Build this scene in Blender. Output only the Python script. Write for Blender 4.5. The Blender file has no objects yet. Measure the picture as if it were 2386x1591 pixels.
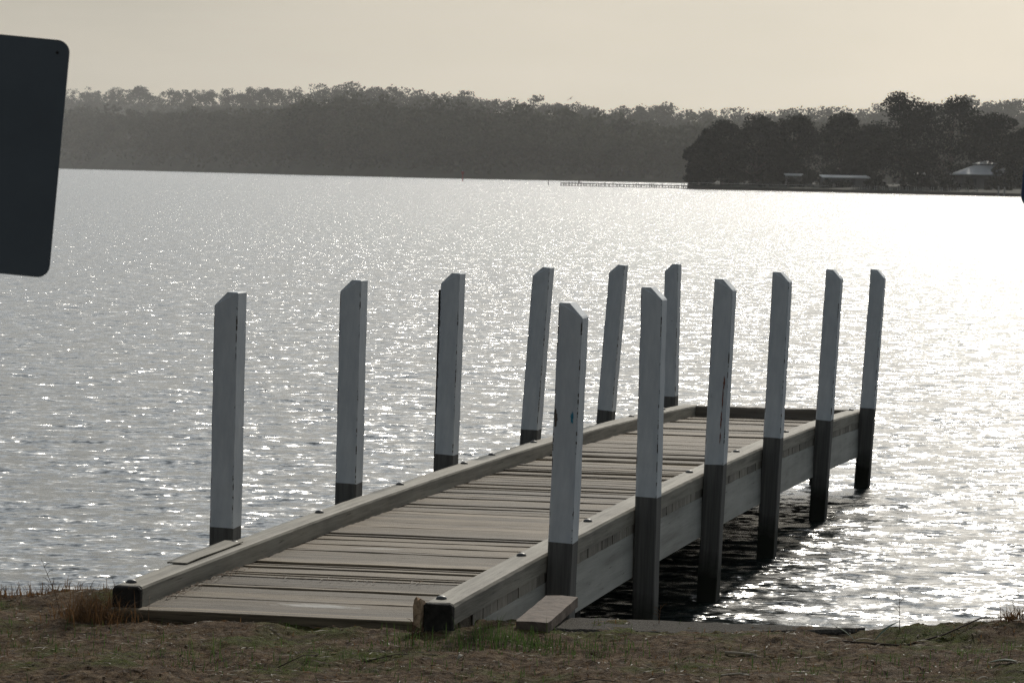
import bpy, bmesh, math, random
import numpy as np
from mathutils import Matrix, Vector

# ------------------------------------------------------------------ camera, sky, sun, exposure
S = bpy.context.scene
COL = S.collection
CAM_H = 2.8
cam = bpy.data.cameras.new("camera")
cam_o = bpy.data.objects.new("camera", cam)
COL.objects.link(cam_o)
cam.sensor_width = 36.0
cam.lens = 36.0 * 8373.8 / 2386.0
cam.clip_start = 0.1
cam.clip_end = 20000.0
cam_o.matrix_world = (Matrix.Translation((0, 0, CAM_H))
                      @ Matrix.Rotation(math.pi / 2 - 0.04682, 4, 'X')
                      @ Matrix.Rotation(0.01797, 4, 'Z'))
cam.dof.use_dof = True
cam.dof.focus_distance = 21.0
cam.dof.aperture_fstop = 20.0
S.camera = cam_o

SUN_EL = math.radians(28.0)
SUN_AZ = math.radians(11.6)          # clockwise from +Y, so ahead and a little to the right
W = bpy.data.worlds.new("World")
S.world = W
W.use_nodes = True
nt = W.node_tree
nt.nodes.clear()
sky = nt.nodes.new("ShaderNodeTexSky")
sky.sky_type = 'NISHITA'
sky.sun_disc = False
sky.sun_elevation = SUN_EL
sky.sun_rotation = SUN_AZ
sky.air_density = 1.0
sky.dust_density = 2.8
sky.ozone_density = 1.0
hs = nt.nodes.new("ShaderNodeHueSaturation")
hs.inputs["Saturation"].default_value = 0.6
hs.inputs["Value"].default_value = 1.0
bg = nt.nodes.new("ShaderNodeBackground")
bg.inputs["Strength"].default_value = 0.052
out = nt.nodes.new("ShaderNodeOutputWorld")
tcw = nt.nodes.new("ShaderNodeTexCoord")
lift = nt.nodes.new("ShaderNodeVectorMath")          # thick low air: no dark band at the horizon
lift.operation = 'ADD'
lift.inputs[1].default_value = (0.0, 0.0, 0.05)
nrm = nt.nodes.new("ShaderNodeVectorMath")
nrm.operation = 'NORMALIZE'
nt.links.new(tcw.outputs["Generated"], lift.inputs[0])
nt.links.new(lift.outputs[0], nrm.inputs[0])
nt.links.new(nrm.outputs[0], sky.inputs[0])
nt.links.new(sky.outputs[0], hs.inputs["Color"])
cmap = nt.nodes.new("ShaderNodeMapping"); cmap.inputs["Scale"].default_value = (5.0, 5.0, 26.0)
cn = nt.nodes.new("ShaderNodeTexNoise"); cn.inputs["Scale"].default_value = 1.6; cn.inputs["Detail"].default_value = 5.0
cr = nt.nodes.new("ShaderNodeValToRGB")                                # faint streaks of high cloud
cr.color_ramp.elements[0].position = 0.35; cr.color_ramp.elements[0].color = (0.92, 0.94, 0.925, 1)
cr.color_ramp.elements[1].position = 0.65; cr.color_ramp.elements[1].color = (1.03, 1.04, 1.02, 1)
cmul = nt.nodes.new("ShaderNodeMix"); cmul.data_type = 'RGBA'; cmul.blend_type = 'MULTIPLY'; cmul.inputs[0].default_value = 1.0
nt.links.new(tcw.outputs["Generated"], cmap.inputs[0]); nt.links.new(cmap.outputs[0], cn.inputs["Vector"])
nt.links.new(cn.outputs["Fac"], cr.inputs[0]); nt.links.new(hs.outputs[0], cmul.inputs[6]); nt.links.new(cr.outputs[0], cmul.inputs[7])
nt.links.new(cmul.outputs[2], bg.inputs[0])
# cloud glow added above the frame to light posts and water, none low down
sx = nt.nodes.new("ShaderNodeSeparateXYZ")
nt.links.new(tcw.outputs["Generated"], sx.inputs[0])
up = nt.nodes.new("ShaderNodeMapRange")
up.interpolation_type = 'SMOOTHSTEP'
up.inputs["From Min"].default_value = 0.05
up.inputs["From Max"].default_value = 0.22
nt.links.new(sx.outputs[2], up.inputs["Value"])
fill_veil = nt.nodes.new("ShaderNodeBackground")
fill_veil.inputs["Color"].default_value = (0.88, 0.99, 1.10, 1)
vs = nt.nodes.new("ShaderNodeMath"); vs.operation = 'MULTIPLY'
sdir = nt.nodes.new("ShaderNodeVectorMath"); sdir.operation = 'DOT_PRODUCT'      # added glow, broad round the sun
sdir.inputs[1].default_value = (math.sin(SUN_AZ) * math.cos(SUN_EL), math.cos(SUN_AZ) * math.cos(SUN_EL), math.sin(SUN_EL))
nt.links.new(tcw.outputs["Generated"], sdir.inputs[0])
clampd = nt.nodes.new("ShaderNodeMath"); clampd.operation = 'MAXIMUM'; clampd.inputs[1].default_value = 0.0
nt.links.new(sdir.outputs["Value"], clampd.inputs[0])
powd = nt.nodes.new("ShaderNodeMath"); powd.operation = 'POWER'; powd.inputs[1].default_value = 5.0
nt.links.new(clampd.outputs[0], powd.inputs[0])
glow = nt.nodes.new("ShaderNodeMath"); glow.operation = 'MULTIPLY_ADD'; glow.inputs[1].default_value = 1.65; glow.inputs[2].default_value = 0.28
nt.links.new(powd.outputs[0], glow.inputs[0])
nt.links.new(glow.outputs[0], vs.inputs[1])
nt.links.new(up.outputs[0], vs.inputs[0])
nt.links.new(vs.outputs[0], fill_veil.inputs["Strength"])
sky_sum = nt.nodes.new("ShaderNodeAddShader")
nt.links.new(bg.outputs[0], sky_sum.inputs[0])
nt.links.new(fill_veil.outputs[0], sky_sum.inputs[1])
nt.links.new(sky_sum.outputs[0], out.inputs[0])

sun = bpy.data.lights.new("sun", 'SUN')
sun.energy = 4.7
sun.angle = math.radians(2.6)
sun.color = (1.0, 0.93, 0.82)
sun_o = bpy.data.objects.new("sun", sun)
COL.objects.link(sun_o)
sd = Vector((math.sin(SUN_AZ) * math.cos(SUN_EL), math.cos(SUN_AZ) * math.cos(SUN_EL), math.sin(SUN_EL)))
sun_o.rotation_euler = sd.to_track_quat('Z', 'Y').to_euler()
sun_o.location = sd * 200

S.view_settings.view_transform = 'Standard'
S.view_settings.look = 'None'
S.view_settings.gamma = 1.0
S.cycles.use_denoising = True
S.cycles.denoising_prefilter = 'NONE'
S.view_settings.exposure = -0.95

rng = np.random.default_rng(7)
random.seed(7)


# ------------------------------------------------------------------ helpers
def tag(o, label=None, cat=None, group=None, kind=None):
    if label: o["label"] = label
    if cat: o["category"] = cat
    if group: o["group"] = group
    if kind: o["kind"] = kind
    return o


def link(o, parent=None):
    COL.objects.link(o)
    if parent is not None:
        o.parent = parent
    return o


def empty(name, loc=(0, 0, 0), rz=0.0):
    o = bpy.data.objects.new(name, None)
    o.empty_display_size = 0.3
    o.location = loc
    o.rotation_euler = (0, 0, rz)
    return link(o)


def mesh_np(name, verts, faces, mat=None, parent=None, smooth=False, mats=None, midx=None):
    """verts (n,3), faces (m,k) all with the same number of corners"""
    verts = np.asarray(verts, dtype=np.float32)
    faces = np.asarray(faces, dtype=np.int32)
    me = bpy.data.meshes.new(name)
    me.vertices.add(len(verts))
    me.vertices.foreach_set("co", verts.ravel())
    k = faces.shape[1]
    me.loops.add(faces.size)
    me.loops.foreach_set("vertex_index", faces.ravel())
    me.polygons.add(len(faces))
    me.polygons.foreach_set("loop_start", np.arange(0, faces.size, k, dtype=np.int32))
    if smooth:
        me.polygons.foreach_set("use_smooth", np.ones(len(faces), dtype=bool))
    for m in (mats or ([mat] if mat else [])):
        me.materials.append(m)
    if midx is not None:
        me.polygons.foreach_set("material_index", np.asarray(midx, dtype=np.int32))
    me.update(calc_edges=True)
    me.validate()
    return link(bpy.data.objects.new(name, me), parent)


class MB:
    """collects pieces into one mesh"""
    def __init__(s):
        s.v, s.f, s.m = [], [], []

    def add(s, vs, fs, mi=0):
        n = len(s.v)
        s.v += [tuple(map(float, p)) for p in vs]
        for f in fs:
            s.f.append([i + n for i in f]); s.m.append(mi)

    def box(s, a, b, mi=0):
        (x0, y0, z0), (x1, y1, z1) = a, b
        s.add([(x0, y0, z0), (x1, y0, z0), (x1, y1, z0), (x0, y1, z0), (x0, y0, z1), (x1, y0, z1), (x1, y1, z1), (x0, y1, z1)],
              [(0, 3, 2, 1), (4, 5, 6, 7), (0, 1, 5, 4), (1, 2, 6, 5), (2, 3, 7, 6), (3, 0, 4, 7)], mi)

    def loft(s, rings, mi=0, cap=True, close=True):
        """rings: list of equally long point lists"""
        n = len(rings[0]); vs = [p for r in rings for p in r]; fs = []
        for i in range(len(rings) - 1):
            for j in range(n if close else n - 1):
                a, b = i * n + j, i * n + (j + 1) % n
                fs.append((a, b, b + n, a + n))
        if cap:
            fs.append(tuple(range(n - 1, -1, -1)))
            fs.append(tuple((len(rings) - 1) * n + j for j in range(n)))
        s.add(vs, fs, mi)

    def tube(s, pts, radii, k=7, mi=0):
        pts = [Vector(p) for p in pts]; rings = []
        for i, p in enumerate(pts):
            d = (pts[min(i + 1, len(pts) - 1)] - pts[max(i - 1, 0)]).normalized()
            a = d.cross(Vector((0, 0, 1)) if abs(d.z) < .9 else Vector((1, 0, 0))).normalized(); b = d.cross(a)
            r = radii[i] if hasattr(radii, '__len__') else radii
            rings.append([p + (a * math.cos(q) + b * math.sin(q)) * r for q in [2 * math.pi * j / k for j in range(k)]])
        s.loft(rings, mi)

    def build(s, name, mats, parent=None, smooth=False):
        me = bpy.data.meshes.new(name)
        me.from_pydata(s.v, [], s.f)
        for m in (mats if isinstance(mats, (list, tuple)) else [mats]):
            me.materials.append(m)
        me.polygons.foreach_set("material_index", s.m)
        me.update()
        bm = bmesh.new(); bm.from_mesh(me)
        bmesh.ops.recalc_face_normals(bm, faces=bm.faces)
        for f in bm.faces: f.smooth = smooth
        bm.to_mesh(me); bm.free()
        return link(bpy.data.objects.new(name, me), parent)


def bevel(o, w, seg=2):
    m = o.modifiers.new("bevel", 'BEVEL'); m.width = w; m.segments = seg; m.limit_method = 'ANGLE'; m.angle_limit = math.radians(40)
    return o


class NT:
    """small node builder for materials"""
    def __init__(s, name, rough=0.8, spec=0.3):
        s.mat = bpy.data.materials.new(name); s.mat.use_nodes = True
        s.t = s.mat.node_tree
        s.b = s.t.nodes["Principled BSDF"]
        s.b.inputs["Roughness"].default_value = rough
        s.b.inputs["Specular IOR Level"].default_value = spec

    def n(s, typ, **kw):
        nd = s.t.nodes.new(typ)
        for k, v in kw.items():
            if k in nd.inputs: nd.inputs[k].default_value = v
            else: setattr(nd, k, v)
        return nd

    def l(s, a, b): s.t.links.new(a, b)

    def coords(s, scale=(1, 1, 1), kind="Object"):
        tc = s.n("ShaderNodeTexCoord"); mp = s.n("ShaderNodeMapping")
        mp.inputs["Scale"].default_value = scale
        s.l(tc.outputs[kind], mp.inputs[0])
        return mp.outputs[0]

    def noise(s, vec, scale=5.0, detail=4.0, rough=0.6):
        nd = s.n("ShaderNodeTexNoise", Scale=scale, Detail=detail, Roughness=rough)
        s.l(vec, nd.inputs["Vector"])
        return nd.outputs["Fac"]

    def ramp(s, fac, stops):
        nd = s.n("ShaderNodeValToRGB"); e = nd.color_ramp.elements
        while len(e) < len(stops): e.new(0.5)
        for i, (p, c) in enumerate(stops):
            e[i].position = p; e[i].color = (c[0], c[1], c[2], 1) if hasattr(c, '__len__') else (c, c, c, 1)
        s.l(fac, nd.inputs[0])
        return nd.outputs[0]

    def mix(s, fac, a, b, blend='MIX'):
        nd = s.n("ShaderNodeMix"); nd.data_type = 'RGBA'; nd.blend_type = blend
        for sock, v in ((nd.inputs[0], fac), (nd.inputs[6], a), (nd.inputs[7], b)):
            if hasattr(v, 'is_output'): s.l(v, sock)
            elif hasattr(v, '__len__'): sock.default_value = (v[0], v[1], v[2], 1)
            else: sock.default_value = v
        return nd.outputs[2]

    def math(s, op, a, b=0.0):
        nd = s.n("ShaderNodeMath"); nd.operation = op
        for sock, v in ((nd.inputs[0], a), (nd.inputs[1], b)):
            if hasattr(v, 'is_output'): s.l(v, sock)
            else: sock.default_value = v
        return nd.outputs[0]

    def color(s, c):
        if hasattr(c, 'is_output'): s.l(c, s.b.inputs["Base Color"])
        else: s.b.inputs["Base Color"].default_value = (c[0], c[1], c[2], 1)
        return s

    def bump(s, h, strength=0.3, dist=0.01):
        nd = s.n("ShaderNodeBump", Strength=strength, Distance=dist)
        s.l(h, nd.inputs["Height"]); s.l(nd.outputs[0], s.b.inputs["Normal"])
        return s


# ------------------------------------------------------------------ materials
def wood(name, scale, dark, light, crack=0.35, island=0.25, bump=0.35, stains=()):
    m = NT(name, 0.75, 0.25)
    v = m.coords(scale)
    g = m.noise(v, 1.0, 6, 0.65)
    g2 = m.noise(v, 4.0, 5, 0.7)
    big = m.noise(m.coords((1, 1, 1)), 2.2, 4, 0.6)
    c = m.ramp(g, [(0.3, dark), (0.62, light)])
    c = m.mix(m.ramp(g2, [(0.30, 1.0), (0.36 + 0.05 * crack, 0.0)]), c, (dark[0] * .3, dark[1] * .28, dark[2] * .25))
    c = m.mix(m.math('MULTIPLY', m.ramp(big, [(0.45, 0.0), (0.7, 1.0)]), 0.35), c, (light[0] * 1.15, light[1] * 1.15, light[2] * 1.2))
    geo = m.n("ShaderNodeNewGeometry")
    isl = m.ramp(geo.outputs["Random Per Island"], [(0.0, 1 - island), (1.0, 1 + island)])
    c = m.mix(1.0, c, isl, 'MULTIPLY')
    for sx_, sy_, rx, ry, col, amt in stains:
        sp = m.n("ShaderNodeSeparateXYZ"); m.l(m.coords(), sp.inputs[0])
        dx = m.math('MULTIPLY', m.math('SUBTRACT', sp.outputs[0], sx_), 1 / rx); dy = m.math('MULTIPLY', m.math('SUBTRACT', sp.outputs[1], sy_), 1 / ry)
        d = m.math('SQRT', m.math('ADD', m.math('MULTIPLY', dx, dx), m.math('MULTIPLY', dy, dy)))
        d = m.math('ADD', d, m.math('MULTIPLY', m.math('SUBTRACT', m.noise(m.coords((8, 20, 1)), 1.6, 5, .7), .5), 1.8))
        c = m.mix(m.math('MULTIPLY', m.ramp(d, [(.35, 1.0), (.95, 0.0)]), amt), c, col)
    m.color(c); m.bump(m.math('ADD', g, m.math('MULTIPLY', g2, 0.5)), bump, 0.006)
    return m.mat


M = {}
M['deck'] = wood('deck_wood', (1.2, 26, 26), (0.034, 0.025, 0.014), (0.18, 0.138, 0.086), island=0.38, crack=1.4, bump=0.6,
                 stains=[(.08, .50, .26, .06, (.48, .46, .42), .75), (-.25, 2.98, .18, .05, (.42, .40, .36), .6), (.47, 4.77, .10, .05, (.42, .40, .36), .6), (-.3, 1.45, .9, .09, (.06, .045, .03), .65), (.1, 6.5, .8, .16, (.07, .055, .04), .4)])
M['kerb'] = wood('kerb_wood', (22, 0.9, 22), (0.105, 0.094, 0.073), (0.30, 0.275, 0.218), island=0.05)
M['cross'] = wood('cross_wood', (0.9, 22, 22), (0.10, 0.085, 0.065), (0.20, 0.175, 0.14), island=0.05)
M['beam'] = wood('beam_wood', (14, 0.7, 14), (0.26, 0.25, 0.215), (0.42, 0.41, 0.36), island=0.1)
M['ends'] = wood('plank_end_wood', (18, 18, 6), (0.14, 0.125, 0.095), (0.28, 0.25, 0.20), island=0.3)
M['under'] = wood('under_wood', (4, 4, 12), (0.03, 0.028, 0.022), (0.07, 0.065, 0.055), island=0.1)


def post_paint():
    m = NT('post_paint', 0.6, 0.3)
    v = m.coords()
    sep = m.n("ShaderNodeSeparateXYZ"); m.l(v, sep.inputs[0])
    # flaking along the long edges
    ex = m.math('SUBTRACT', m.math('ABSOLUTE', sep.outputs[0]), 0.064)
    ey = m.math('SUBTRACT', m.math('ABSOLUTE', sep.outputs[1]), 0.0875)
    edge = m.math('MULTIPLY', m.math('ADD', ex, 0.006), 1.0)
    edge2 = m.math('MULTIPLY', m.math('ADD', ey, 0.006), 1.0)
    near = m.math('MULTIPLY', m.math('GREATER_THAN', edge, 0.0), m.math('GREATER_THAN', edge2, 0.0))
    oi = m.n("ShaderNodeObjectInfo")
    vv = m.n("ShaderNodeVectorMath"); vv.operation = 'ADD'
    cm = m.n("ShaderNodeCombineXYZ"); m.l(m.math('MULTIPLY', oi.outputs["Random"], 50.0), cm.inputs[2])
    m.l(v, vv.inputs[0]); m.l(cm.outputs[0], vv.inputs[1])
    fl = m.ramp(m.noise(vv.outputs[0], 24.0, 3, 0.6), [(0.52, 0.0), (0.56, 1.0)])
    chips = m.math('MULTIPLY', m.math('MULTIPLY', near, fl), m.ramp(m.noise(vv.outputs[0], 2.6, 3, 0.6), [(0.43, 0.0), (0.48, 1.0)]))
    spots = m.ramp(m.noise(vv.outputs[0], 13.0, 5, 0.62), [(0.73, 0.0), (0.75, 1.0)])
    d = m.math('MAXIMUM', chips, spots)
    st = m.noise(m.coords((6, 6, 1.5)), 3.0, 5, 0.65)
    c = m.ramp(st, [(0.3, (0.50, 0.53, 0.55)), (0.7, (0.66, 0.68, 0.68))])
    c = m.mix(d, c, (0.10, 0.085, 0.07))
    m.color(c); m.bump(st, 0.15, 0.004)
    return m.mat


def post_bare():
    m = NT('post_bare_wood', 0.85, 0.2)
    v = m.coords()
    st = m.noise(m.coords((40, 40, 1.2)), 1.0, 6, 0.65)
    c = m.ramp(st, [(0.3, (0.07, 0.066, 0.058)), (0.7, (0.18, 0.172, 0.155))])
    # weed and slime left by the tide: world height under about 0.3 m
    geo = m.n("ShaderNodeNewGeometry"); sep = m.n("ShaderNodeSeparateXYZ"); m.l(geo.outputs["Position"], sep.inputs[0])
    h = m.math('ADD', sep.outputs[2], m.math('MULTIPLY', m.noise(v, 9.0, 4, 0.6), 0.22))
    c = m.mix(m.ramp(h, [(0.28, 1.0), (0.46, 0.0)]), c, (0.022, 0.024, 0.016))
    m.color(c); m.bump(st, 0.4, 0.006)
    return m.mat


M['paint'] = post_paint()
M['bare'] = post_bare()


def plain(name, c, rough=0.7, spec=0.3, var=0.2, scale=8.0, bump=0.0):
    m = NT(name, rough, spec)
    n = m.noise(m.coords(), scale, 5, 0.6)
    m.color(m.ramp(n, [(0.3, [x * (1 - var) for x in c]), (0.7, [x * (1 + var) for x in c])]))
    if bump: m.bump(n, bump, 0.01)
    return m.mat


M['bolt'] = plain('bolt_steel', (0.05, 0.048, 0.045), 0.5, 0.5)
M['tar'] = plain('tarred_end', (0.028, 0.025, 0.02), 0.8, 0.2, 0.5, 30, 0.6)
M['split'] = plain('split_wood', (0.42, 0.29, 0.18), 0.8, 0.2, 0.45, 40, 0.6)
M['brown'] = plain('bare_patch', (0.13, 0.11, 0.09), 0.8, 0.2, 0.2, 30)
M['blue'] = plain('blue_paint', (0.05, 0.24, 0.34), 0.6, 0.3, 0.2, 30)
M['rust'] = plain('red_paint', (0.20, 0.075, 0.05), 0.8, 0.2, 0.3, 40)
M['plank'] = plain('old_plank', (0.13, 0.097, 0.073), 0.85, 0.2, 0.35, 22, 0.5)
M['signback'] = plain('sign_back_metal', (0.105, 0.125, 0.14), 0.55, 0.4, 0.08, 6)
M['signnavy'] = plain('sign_navy', (0.05, 0.08, 0.16), 0.5, 0.4, 0.08, 6)
M['galv'] = plain('galvanised_pole', (0.25, 0.26, 0.27), 0.45, 0.5, 0.1, 20)
M['concrete'] = plain('concrete', (0.065, 0.057, 0.046), 0.95, 0.1, 0.6, 110, 1.0)
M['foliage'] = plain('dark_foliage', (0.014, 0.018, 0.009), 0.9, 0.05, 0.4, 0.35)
M['gumleaf'] = plain('gum_foliage', (0.085, 0.085, 0.05), 0.9, 0.05, 0.3, 0.03)
M['bark'] = plain('bark', (0.09, 0.075, 0.06), 0.9, 0.1, 0.3, 4)
M['land'] = plain('shore_land', (0.035, 0.037, 0.025), 0.95, 0.1, 0.3, 0.2)
M['roof'] = plain('pale_roof', (0.55, 0.55, 0.54), 0.4, 0.4, 0.08, 2)
M['wall'] = plain('far_wall', (0.16, 0.15, 0.14), 0.8, 0.2, 0.1, 2)
M['window'] = plain('dark_glass', (0.02, 0.025, 0.03), 0.15, 0.5, 0.1, 2)
M['fartimber'] = plain('far_timber', (0.09, 0.085, 0.075), 0.8, 0.2, 0.2, 2)
M['palefence'] = plain('pale_fence', (0.30, 0.29, 0.27), 0.7, 0.2, 0.15, 2)
M['red'] = plain('marker_red', (0.30, 0.05, 0.035), 0.6, 0.3, 0.15, 3)
M['feather'] = plain('gull_feather', (0.5, 0.5, 0.5), 0.8, 0.2, 0.15, 6)
M['drygrass'] = plain('dry_grass', (0.15, 0.082, 0.036), 0.8, 0.2, 0.4, 12)
M['greengrass'] = plain('green_grass', (0.06, 0.10, 0.025), 0.7, 0.3, 0.4, 6)
M['twig'] = plain('twig_bark', (0.075, 0.055, 0.04), 0.9, 0.1, 0.35, 60)
M['leafpale'] = plain('pale_leaf', (0.38, 0.34, 0.27), 0.7, 0.3, 0.25, 40)
M['leafgreen'] = plain('grey_green_leaf', (0.13, 0.18, 0.11), 0.6, 0.3, 0.25, 30)


for key in ('drygrass', 'greengrass', 'leafgreen', 'leafpale'):        # thin blades let the light through
    t_ = M[key].node_tree; pb = t_.nodes["Principled BSDF"]; tr = t_.nodes.new("ShaderNodeBsdfTranslucent"); mx = t_.nodes.new("ShaderNodeMixShader")
    mx.inputs[0].default_value = 0.45
    t_.links.new(pb.inputs["Base Color"].links[0].from_socket, tr.inputs[0])
    t_.links.new(pb.outputs[0], mx.inputs[1]); t_.links.new(tr.outputs[0], mx.inputs[2]); t_.links.new(mx.outputs[0], t_.nodes["Material Output"].inputs[0])


def water_mat():
    m = NT('water', 0.21, 0.5)
    m.color((0.012, 0.018, 0.016))
    m.b.inputs["IOR"].default_value = 1.38
    geo = m.n("ShaderNodeNewGeometry")
    # ripples finer than the modelled waves tip the surface normal
    def vecnoise(scale, stretch):
        mp = m.n("ShaderNodeMapping"); mp.inputs["Scale"].default_value = stretch
        mp.inputs["Rotation"].default_value = (0, 0, 0.12)
        m.l(geo.outputs["Position"], mp.inputs[0])
        nd = m.n("ShaderNodeTexNoise", Scale=scale, Detail=3.0, Roughness=0.6)
        m.l(mp.outputs[0], nd.inputs["Vector"])
        sb = m.n("ShaderNodeVectorMath"); sb.operation = 'SUBTRACT'
        m.l(nd.outputs["Color"], sb.inputs[0]); sb.inputs[1].default_value = (0.5, 0.5, 0.5)
        return sb.outputs[0]
    a = vecnoise(3.4, (0.8, 1.0, 1.0)); b = vecnoise(12.0, (0.85, 1.0, 1.0))
    def mul(v, k):
        nd = m.n("ShaderNodeVectorMath"); nd.operation = 'MULTIPLY'; m.l(v, nd.inputs[0]); nd.inputs[1].default_value = k; return nd.outputs[0]
    def add(v, w):
        nd = m.n("ShaderNodeVectorMath"); nd.operation = 'ADD'; m.l(v, nd.inputs[0]); m.l(w, nd.inputs[1]); return nd.outputs[0]
    n = add(add(geo.outputs["Normal"], mul(a, (2.1, 1.3, 0))), mul(b, (1.9, 1.25, 0)))
    nn = m.n("ShaderNodeVectorMath"); nn.operation = 'NORMALIZE'; m.l(n, nn.inputs[0])
    m.l(nn.outputs[0], m.b.inputs["Normal"])
    return m.mat


M['water'] = water_mat()


def ground_mat():
    m = NT('bank_soil', 0.95, 0.1)
    v = m.coords()
    a = m.noise(v, 1.7, 6, 0.62); b = m.noise(v, 15.0, 7, 0.72); c3 = m.noise(v, 55.0, 5, 0.75); d = m.noise(m.coords((1, 2.2, 1)), 4.5, 6, 0.7)
    soil = m.ramp(b, [(0.32, (0.022, 0.013, 0.007)), (0.50, (0.115, 0.07, 0.036)), (0.66, (0.28, 0.20, 0.12))])
    pale = m.ramp(c3, [(0.35, (0.12, 0.09, 0.06)), (0.65, (0.30, 0.24, 0.17))])
    soil = m.mix(m.ramp(d, [(0.54, 0.0), (0.64, 0.75)]), soil, pale)
    moss = m.ramp(c3, [(0.3, (0.022, 0.032, 0.005)), (0.7, (0.13, 0.155, 0.022))])
    f = m.math('MULTIPLY', m.ramp(a, [(0.50, 0.0), (0.60, 0.9)]), m.ramp(b, [(0.36, 0.15), (0.52, 1.0)]))
    c = m.mix(f, soil, moss)
    c = m.mix(m.ramp(m.noise(m.coords((1, 1, 1)), 120.0, 3, 0.7), [(0.68, 0.0), (0.72, 0.9)]), c, (0.30, 0.25, 0.18))
    m.color(c); m.bump(m.math('ADD', b, c3), 1.0, 0.035)
    return m.mat


M['ground'] = ground_mat()
M['hill'] = plain('hill_forest_floor', (0.06, 0.06, 0.038), 0.95, 0.1, 0.3, 0.03)

# ------------------------------------------------------------------ jetty frame: x across (right positive), y along, z up from the water
PSI, XR, PW = 0.208268, -3.644212, 1.68608
HW = PW / 2
T0 = 16.0


def zk(t):                                   # kerb top over the water
    return 0.302426 + 0.0517492 * t - 0.00121997 * t * t


KH, KW, PT, BH = 0.100, 0.142, 0.055, 0.26
ax = XR - HW
jetty = empty('jetty', (ax * math.cos(PSI) + T0 * math.sin(PSI), -ax * math.sin(PSI) + T0 * math.cos(PSI), 0.0), -PSI)
tag(jetty, 'weathered timber jetty with white-topped posts running out over the water', 'jetty')
TF, TE = 16.12, 32.95                        # front and far end


def gz(x, y):                                # bank height
    return 0.665 + 0.012 * math.sin(x * 1.3 + 0.4) * math.sin(y * 0.9)


# deck: one mesh of boards
mb = MB()
t = TF
rr = random.Random(3)
while t < TE - 0.16:
    w = rr.choice([0.11, 0.13, 0.15, 0.18, 0.21, 0.25])
    gap = rr.choice([0.007, 0.010, 0.016, 0.022, 0.028])
    t1 = min(t + w, TE - 0.15)
    dz = rr.uniform(-0.006, 0.003); sk = rr.uniform(-0.004, 0.004); tl = rr.uniform(-0.004, 0.004)
    xs = np.linspace(-HW + 0.004, HW - 0.012 - 0.006 * rr.random(), 9)
    r1, r2 = [], []
    rings = []
    for i, x in enumerate(xs):
        wob = rr.uniform(-0.0025, 0.0025); wz = rr.uniform(-0.0015, 0.0015)
        ya, yb = t - T0 + wob + sk * x, t1 - gap - T0 + wob * .5 + sk * x
        za, zb = zk(t) - KH + dz + wz - tl, zk(t1) - KH + dz + wz + tl
        e = 0.005
        rings.append([(x, ya, za - PT), (x, yb, zb - PT), (x, yb, zb - e), (x, yb - e, zb), (x, ya + e, za), (x, ya, za - e)])
    mb.loft(rings)
    t = t1
deck = mb.build('deck', M['deck'], jetty)


def kerb(name, xo, xi, ta, tb, seed):
    rr = random.Random(seed); mb = MB(); rings = []
    n = int((tb - ta) / 0.11)
    s = 1 if xo > xi else -1
    for i in range(n + 1):
        t = ta + (tb - ta) * i / n
        z = zk(t); y = t - T0
        j = lambda a=0.003: rr.uniform(-a, a) * .5
        r = 0.016
        ro = 0.02 + j(.004)
        zb = z - KH - 0.002
        rings.append([(xi, y, zb), (xi + j(.002), y, z - r), (xi + s * r * .3, y, z - r * .3), (xi + s * r, y, z + j(.0015)),
                      ((xi + xo) / 2, y, z + j(.002)), (xo - s * ro, y, z + j(.002)), (xo - s * ro * .3, y, z - ro * .3),
                      (xo + j(.002), y, z - ro), (xo, y, zb)])
    mb.loft(rings)
    return mb.build(name, M['kerb'], jetty, smooth=False)


kerb_l = kerb('kerb', -HW, -HW + KW, 16.20, TE, 1)
kerb_r = kerb('kerb', HW, HW - KW, 16.07, TE, 2)
kerb_l['label'] = 'left kerb timber with a board laid on its near end'
kerb_r['label'] = 'right kerb timber with a split near end'
mb = MB(); rings = []
for i in range(18):
    x = -HW + KW + 0.003 + (PW - 2 * KW - 0.006) * i / 17; j = random.uniform(-.004, .004)
    z = zk(TE - .05) + j - 0.002; y = TE - T0
    rings.append([(x, y - .145, z - KH - .02), (x, y - .145, z - .012), (x, y - .135, z), (x, y - .01, z), (x, y, z - .012), (x, y, z - KH - .02)])
mb.loft(rings)
kerb_e = mb.build('kerb', M['cross'], jetty)
kerb_e['label'] = 'dark kerb timber across the far end'


def bolt(parent, x, t):
    mb = MB(); z = zk(t); rings = []
    for r, h in ((.026, -.004), (.026, .004), (.021, .011), (.012, .015), (.003, .016)):
        rings.append([(x + r * math.cos(a), t - T0 + r * math.sin(a), z + h) for a in [2 * math.pi * k / 12 for k in range(12)]])
    mb.loft(rings)
    return mb.build('bolt', M['bolt'], parent, smooth=True)


for tt in (16.30, 18.03, 19.74, 21.67, 23.48, 24.35, 25.8, 27.6, 29.9, 31.5): bolt(kerb_l, -HW + 0.055, tt)
for tt in (16.19, 18.0, 19.82, 21.6, 23.41, 25.53, 28.2, 30.5, 32.7): bolt(kerb_r, HW - 0.09, tt)
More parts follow.
